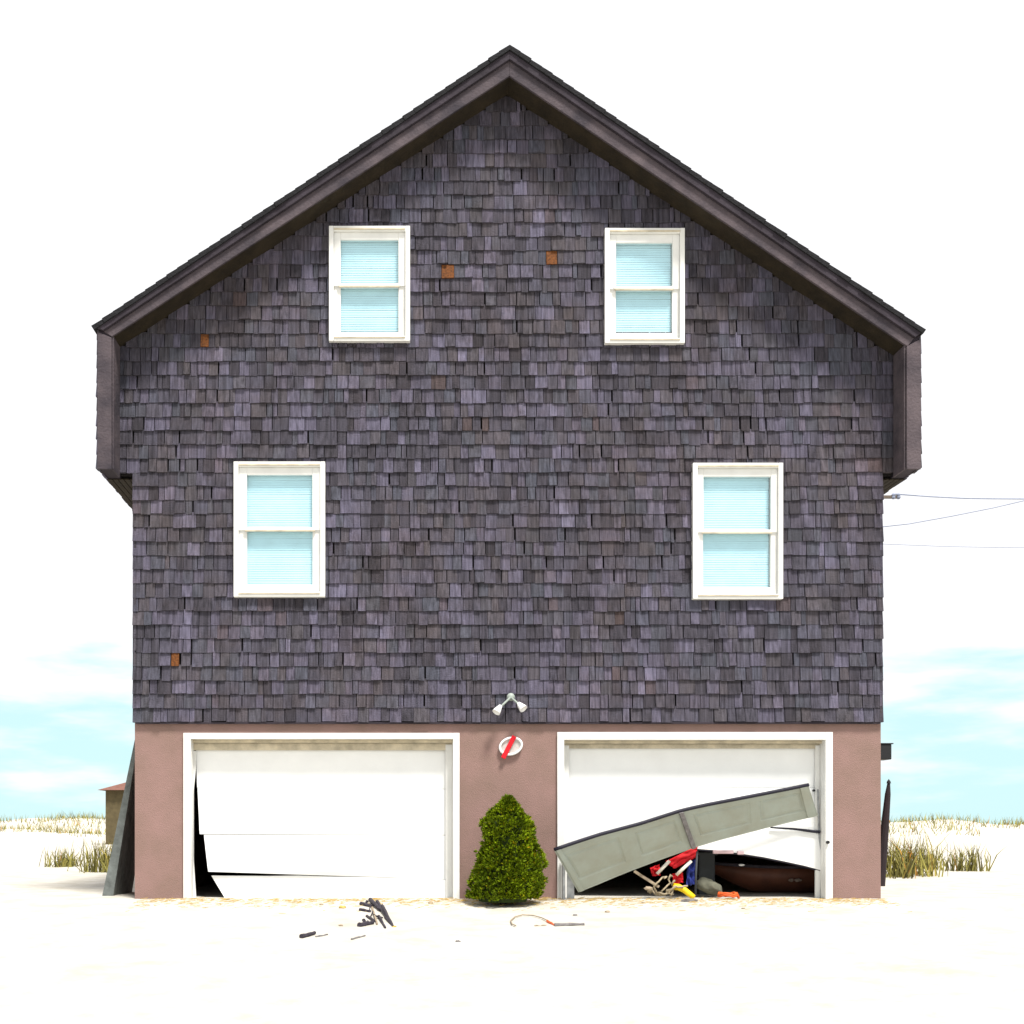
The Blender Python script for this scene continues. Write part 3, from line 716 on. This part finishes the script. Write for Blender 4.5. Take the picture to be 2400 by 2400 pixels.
# boat hull
bt = thing('small_boat', 'dark reddish brown boat hull lying inside the right garage', 'boat', W(1810, 2100, 1.0))
mb = MB(); bow = W(1676, 2026, .75); nS = 24; nR = 11
for i in range(nS+1):
    t = i/nS; xx = bow.x+t*1.5; half_ = .42*math.sin(min(1, t*1.25+.03)*math.pi/2)**.8; gun = bow.z-.03*math.sin(t*math.pi)-.02*t; keel = bow.z-.05-(bow.z-.05+.0)*min(1, t*2.6)**.75
    for j in range(nR):
        a = math.pi*j/(nR-1); mb.v.append((xx, 1.15-half_*math.cos(a), gun-(gun-keel)*math.sin(a)**.7))
for i in range(nS):
    for j in range(nR-1): q = i*nR+j; mb.f.append([q, q+1, q+nR+1, q+nR])
hl = mb.build('hull', M['wood_brown'], bt, smooth=True)
so = hl.modifiers.new('solid', 'SOLIDIFY'); so.thickness = .02
mb = MB(); mb.tube([(bow.x+t/24*1.5, 1.15-.42*math.sin(min(1, t/24*1.25+.03)*math.pi/2)**.8-.01, bow.z-.03*math.sin(t/24*math.pi)-.02*t/24+.008) for t in range(25)], .02, 8)
mb.build('gunwale', M['black_wood'], bt, smooth=True)
for dx, w_ in ((0, .05), (.075, .07)):
    mb = MB(); a = W(1852+dx*210, 2063, .70); mb.blob((a.x+.02, .72, a.z), w_*.6, .02, .018, .4, dx*9); mb.build('paint_patch', mat('faded_paint', (.22, .17, .14), .8), bt)
p = W(1738, 2027, .55); mb = MB(); mb.blob(p, .035, .02, .014, .1, 1); tag(mb.build('boat_cleat', M['metal_white'], smooth=True, org=p), 'tiny pale fitting seen in the dark above the boat', 'fitting')
struct_obj = None

# ------------------------------------------------------------------ things on the sand
def stick(px0, px1, r, m, label, cat='stick', name='driftwood_stick', group=None, flat=.6, lift=.0):
    a, b = G(*px0), G(*px1); a.z += r*flat+lift; b.z += r*flat
    mb = MB(); pts = []
    for i in range(7):
        t = i/6; p = a.lerp(b, t); p.z += (noise.noise(Vector((t*3, a.x*9, 0)))*.01); p.y += noise.noise(Vector((t*3, a.x*9, 5)))*.02; pts.append(p)
    mb.tube(pts, r, 7, .7); o = mb.build(name, m, org=a); return tag(o, label, cat, group)
heap = [((846, 2121), (872, 2128), .020), ((843, 2134), (868, 2138), .016), ((868, 2118), (892, 2136), .022), ((842, 2174), (874, 2166), .022), ((884, 2122), (905, 2150), .016),
        ((896, 2132), (919, 2168), .015), ((888, 2148), (903, 2176), .013), ((860, 2148), (878, 2160), .014), ((872, 2128), (884, 2168), .010), ((903, 2150), (922, 2172), .012)]
rh = random.Random(8)
for k in range(9):
    ax_, ay_ = rh.uniform(848, 905), rh.uniform(2116, 2166); heap.append(((ax_, ay_), (ax_+rh.uniform(-12, 20), ay_+rh.uniform(-8, 14)), rh.uniform(.006, .014)))
for k, (a, b, r) in enumerate(heap):
    stick(a, b, r*1.15, M['black_wood'] if k not in (8,) else M['drift'], 'blackened wood scrap in the small heap on the sand left of the shrub' if k != 8 else 'single pale stick within the small blackened heap on the sand', 'scrap', 'wood_scrap', 'blackened scraps heaped on the sand', lift=.03 if k in (2, 4, 5) else (.02 if k > 9 else 0))
stick((706, 2203), (738, 2195), .022, M['black_wood'], 'thick black scrap at the lower left of the sand', 'scrap', 'wood_scrap')
stick((740, 2201), (768, 2197), .010, M['drift_grey'], 'grey twig just right of the thick black scrap', 'twig', 'twig')
stick((824, 2208), (856, 2202), .010, M['drift_grey'], 'grey twig lying below the blackened heap', 'twig', 'twig')
stick((1300, 2179), (1370, 2178), .019, M['drift_grey'], 'dark grey stick at the end of the curved reed', 'stick')
stick((1283, 2163), (1301, 2178), .013, M['orange'], 'short orange stub joining the reed and the dark stick', 'stub', 'orange_stub')
stick((1253, 2177), (1281, 2176), .007, M['drift'], 'thin pale twig beneath the curved reed', 'twig', 'twig')
hoop = [(1209, 2177), (1200, 2169), (1197, 2159), (1207, 2150), (1225, 2146), (1250, 2149), (1270, 2156), (1284, 2163)]
mb = MB(); pts = []
for i, q in enumerate(hoop): v = G(*q); v.z += .015; pts.append(v)
mb.tube(pts, .0065, 6); tag(mb.build('curved_reed', M['drift'], smooth=True, org=pts[0]), 'thin tan reed curved like a hook on the sand', 'reed')
bits = [(803, 2128, .030, 'straw', 'orange yellow straw clump left of the blackened heap'), (754, 2121, .018, 'drift', 'small brown bit near the left garage door sill'),
        (1010, 2117, .022, 'drift', 'brown chip on the sand below the left garage frame'), (1153, 2117, .014, 'drift', 'tan chip just below the shrub'), (799, 2173, .016, 'drift', 'tan chip left of the blackened heap'),
        (1073, 2209, .016, 'drift_grey', 'grey pebble alone on the foreground sand'), (1348, 2148, .018, 'drift_grey', 'grey pebble above the dark grey stick'), (1423, 2140, .020, 'drift', 'brown pebble right of the dark grey stick'),
        (1507, 2117, .014, 'drift', 'tan chip below the dark gap of the right garage'), (1742, 2130, .014, 'drift', 'tan chip at far right on the sand'), (924, 2172, .016, 'straw', 'yellow straw at the right foot of the blackened heap')]
for (px, py, s, m_, lab) in bits:
    p = G(px, py); mb = MB(); mb.blob((p.x, p.y, p.z+s*.3), s*1.3, s, s*.6, .5, px, 10, 7); tag(mb.build('debris_chip', M[m_], org=p), lab, 'debris')
p = G(1615, 2113); mb = MB(); mb.blob((p.x, p.y, p.z+.012), .10, .035, .022, .4, 3, 16, 8); tag(mb.build('flat_driftwood', M['drift_grey'], org=p), 'flat grey driftwood in front of the yellow float', 'driftwood')
# straw and beach litter along the walls: too fine to count
mb = MB(); rs = random.Random(11)
for k in range(1500):
    x_ = rs.uniform(-4.1, 4.1); y_ = -abs(rs.gauss(0, .35))-.03; z_ = sandz(x_, y_)+.006; an = rs.uniform(-.5, .5); ln = rs.uniform(.02, .09)
    d_ = Vector((math.cos(an), math.sin(an), rs.uniform(-.1, .25)))*ln
    mb.tube([(x_, y_, z_), (x_+d_.x, y_+d_.y, z_+abs(d_.z))], .0022, 3)
o = mb.build('straw_litter', M['straw']); struct(o, 'stuff'); tag(o, 'thin yellow straw scattered along the foot of the house', 'straw')

# ------------------------------------------------------------------ left flank board, right post, background
mb = MB(); p0 = W(303, 1660, .6); p1 = W(255, 2110, .6)
xw = xL-.03
xf = W(240, 2110, .6).x; zt_b = Z(1640, .6)
for q in range(3):
    ya = .55+q*.32; mb.hexa([(xf, ya, -.05), (xf+.13, ya, -.05), (xf+.13, ya+.31, -.05), (xf, ya+.31, -.05),
         (xw+.005, ya, zt_b), (xw+.022, ya, zt_b), (xw+.022, ya+.31, zt_b), (xw+.005, ya+.31, zt_b)])
tag(mb.build('leaning_board', mat('grey_board', (.13, .145, .14), .9, .3, 8, .3, 30), org=(xL, .6, 0)), 'grey weathered board leaning against the left flank of the house', 'board')
pt = thing('weathered_post', 'dark pointed wooden post standing behind the right corner of the house', 'post', W(2078, 2050, 3))
mb = MB(); b0 = W(2060, 2090, 3); tp = W(2083, 1836, 3); mb.tube([(b0.x, 3, -.1), b0.lerp(tp, .55), b0.lerp(tp, .9), tp], .075, 10, .25); mb.build('shaft', mat('tarred_wood', (.02, .013, .015), .9), pt)
mb = MB(); mb.lathe([(.03, 0), (.022, .03), (.001, .06)], tp, (0, 0, 1), 10); mb.build('cap', M['blackmetal'], pt)
def tufts(x, y, n_, h, name, lab, mt_='grass'):
    mb = MB(); r_ = random.Random(int(x*7+y*3)); z0 = 0
    for k in range(n_):
        bx0 = x+r_.gauss(0, h*.35); by0 = y+r_.gauss(0, h*.35); le = Vector((r_.gauss(0, .3), r_.gauss(0, .3), 1)).normalized(); hh = h*r_.uniform(.5, 1.1)
        s_ = Vector((r_.uniform(-1, 1), r_.uniform(-1, 1), 0)).normalized()*.012
        a = Vector((bx0, by0, z0-.03)); m_ = a+le*hh*.6; e = a+le*hh+Vector((r_.gauss(0, .12), r_.gauss(0, .12), -.05))*h
        i = len(mb.v); mb.v += [tuple(a-s_), tuple(a+s_), tuple(m_+s_*.7), tuple(m_-s_*.7), tuple(e)]; mb.f += [[i, i+1, i+2, i+3], [i+3, i+2, i+4]]
    o = mb.build(name, M[mt_], org=(x, y, 0)); return o
for k, (px, y, lab) in enumerate(((2105, 6, 'yellow dune grass clump beside the pointed post'), (2165, 9, 'yellow dune grass clump right of the post'), (2260, 8, 'dune grass clump at the far right edge'), (250, 8, 'dune grass clump left of the leaning board'), (150, 10, 'dune grass clump farther out on the left sand'))):
    tag(tufts(X(px, y), y, (300, 160, 120, 200, 140)[k], (.85, .5, .6, .7, .5)[k], 'dune_grass_clump', lab), lab, 'dune grass', 'dune grass clumps beside the house')
# neighbour far left
nb = thing('distant_cottage', 'low far cottage with russet roof beyond the left flank', 'cottage', (X(200, 40), 40, 0))
yN = 40; xa, xb = X(232, yN), X(420, yN); zr = Z(1822, yN); ze = Z(1852, yN)
mb = MB(); mb.box(xa+.3, xb-.3, yN, yN+6, -.3, ze); mb.build('wall', M['tan_wall'], nb)
mb = MB(); mb.hexa([(xa, yN-.3, ze), (xb, yN-.3, ze), (xb, yN+6.3, ze), (xa, yN+6.3, ze), (xa+1, yN+2.8, zr), (xb-.1, yN+2.8, zr), (xb-.1, yN+3.2, zr), (xa+1, yN+3.2, zr)]); mb.build('roof', M['brick_roof'], nb)

# low dunes on the horizon, with grass on their crests
def dz(x, y): return max(-.6, (noise.noise(Vector((x*.045, y*.05, 8)))*.9+.35+noise.noise(Vector((x*.2, y*.2, 2)))*.25)*math.sin(math.pi*min(1, max(0, (y-55)/60)))*2.0-.15)
mb = MB(); NX = 240; NY = 24
for j in range(NY+1):
    for i in range(NX+1):
        x_ = -120+240*i/NX; y_ = 55+60*j/NY; mb.v.append((x_, y_, dz(x_, y_)))
for j in range(NY):
    for i in range(NX): q = j*(NX+1)+i; mb.f.append([q, q+1, q+NX+2, q+NX+1])
struct(mb.build('dunes', M['sand'], smooth=True))
mb = MB(); rg = random.Random(21)
for k in range(14000):
    x_ = rg.uniform(-60, 60); y_ = rg.uniform(60, 90)
    if noise.noise(Vector((x_*.12, y_*.12, 30))) < .0 or abs(x_+1) < 9: continue
    z_ = dz(x_, y_)
    if z_ < .1: continue
    h = rg.uniform(.25, .7); lx, ly = rg.gauss(0, .2), rg.gauss(0, .2); i = len(mb.v)
    mb.v += [(x_-.03, y_, z_-.05), (x_+.03, y_, z_-.05), (x_+lx, y_+ly, z_+h)]; mb.f.append([i, i+1, i+2])
o = mb.build('dune_vegetation', M['grass']); struct(o, 'stuff'); tag(o, 'sparse olive grass covering the low dunes on the horizon', 'grass')

# ------------------------------------------------------------------ utility pole and wires
yU = 30
up = thing('utility_pole', 'utility pole mostly hidden behind the right eave with crossarm', 'utility pole', (X(2040, yU), yU, 0))
xp = X(2040, yU); mb = MB(); mb.tube([(xp, yU, -.5), (xp, yU, Z(1130, yU))], .16, 12, .75); mb.build('shaft', M['pole'], up)
mb = MB(); mb.box(xp-1.0, X(2100, yU), yU-.22, yU-.12, Z(1168, yU)-.05, Z(1168, yU)+.05); mb.build('crossarm', M['pole'], up)
for px in (2094, 2106):
    mb = MB(); q = W(px, 1163, yU-.2); mb.lathe([(.05, -.1), (.08, -.03), (.05, .0), (.08, .05), (.04, .1), (.001, .11)], q, (0, 0, 1), 10); mb.build('insulator', M['wire'], up)
x2 = X(2750, yU); up2 = thing('utility_pole', 'second utility pole standing outside the picture to the right', 'utility pole', (x2, yU, 0))
mb = MB(); mb.tube([(x2, yU, -.5), (x2, yU, Z(1150, yU))], .16, 12, .75); mb.build('shaft', M['pole'], up2)
wires = [([(2098, 1158), (2180, 1164), (2260, 1168), (2330, 1169), (2500, 1170), (2750, 1160)], 'topmost of the overhead cables right of the house'),
         ([(2040, 1238), (2130, 1228), (2230, 1210), (2330, 1190), (2500, 1150), (2750, 1170)], 'middle overhead cable rising to the right of the house'),
         ([(2040, 1274), (2120, 1277), (2220, 1281), (2330, 1283), (2500, 1282), (2750, 1270)], 'lowest and faintest overhead cable right of the house')]
for k, (pl_, lab) in enumerate(wires):
    mb = MB(); mb.tube([W(a, b, yU-.2) for a, b in pl_], (.021, .016, .010)[k], 6); tag(mb.build('overhead_cable', M['wire'], smooth=True, org=W(*pl_[0], yU-.2)), lab, 'cable', 'overhead cables right of the house')
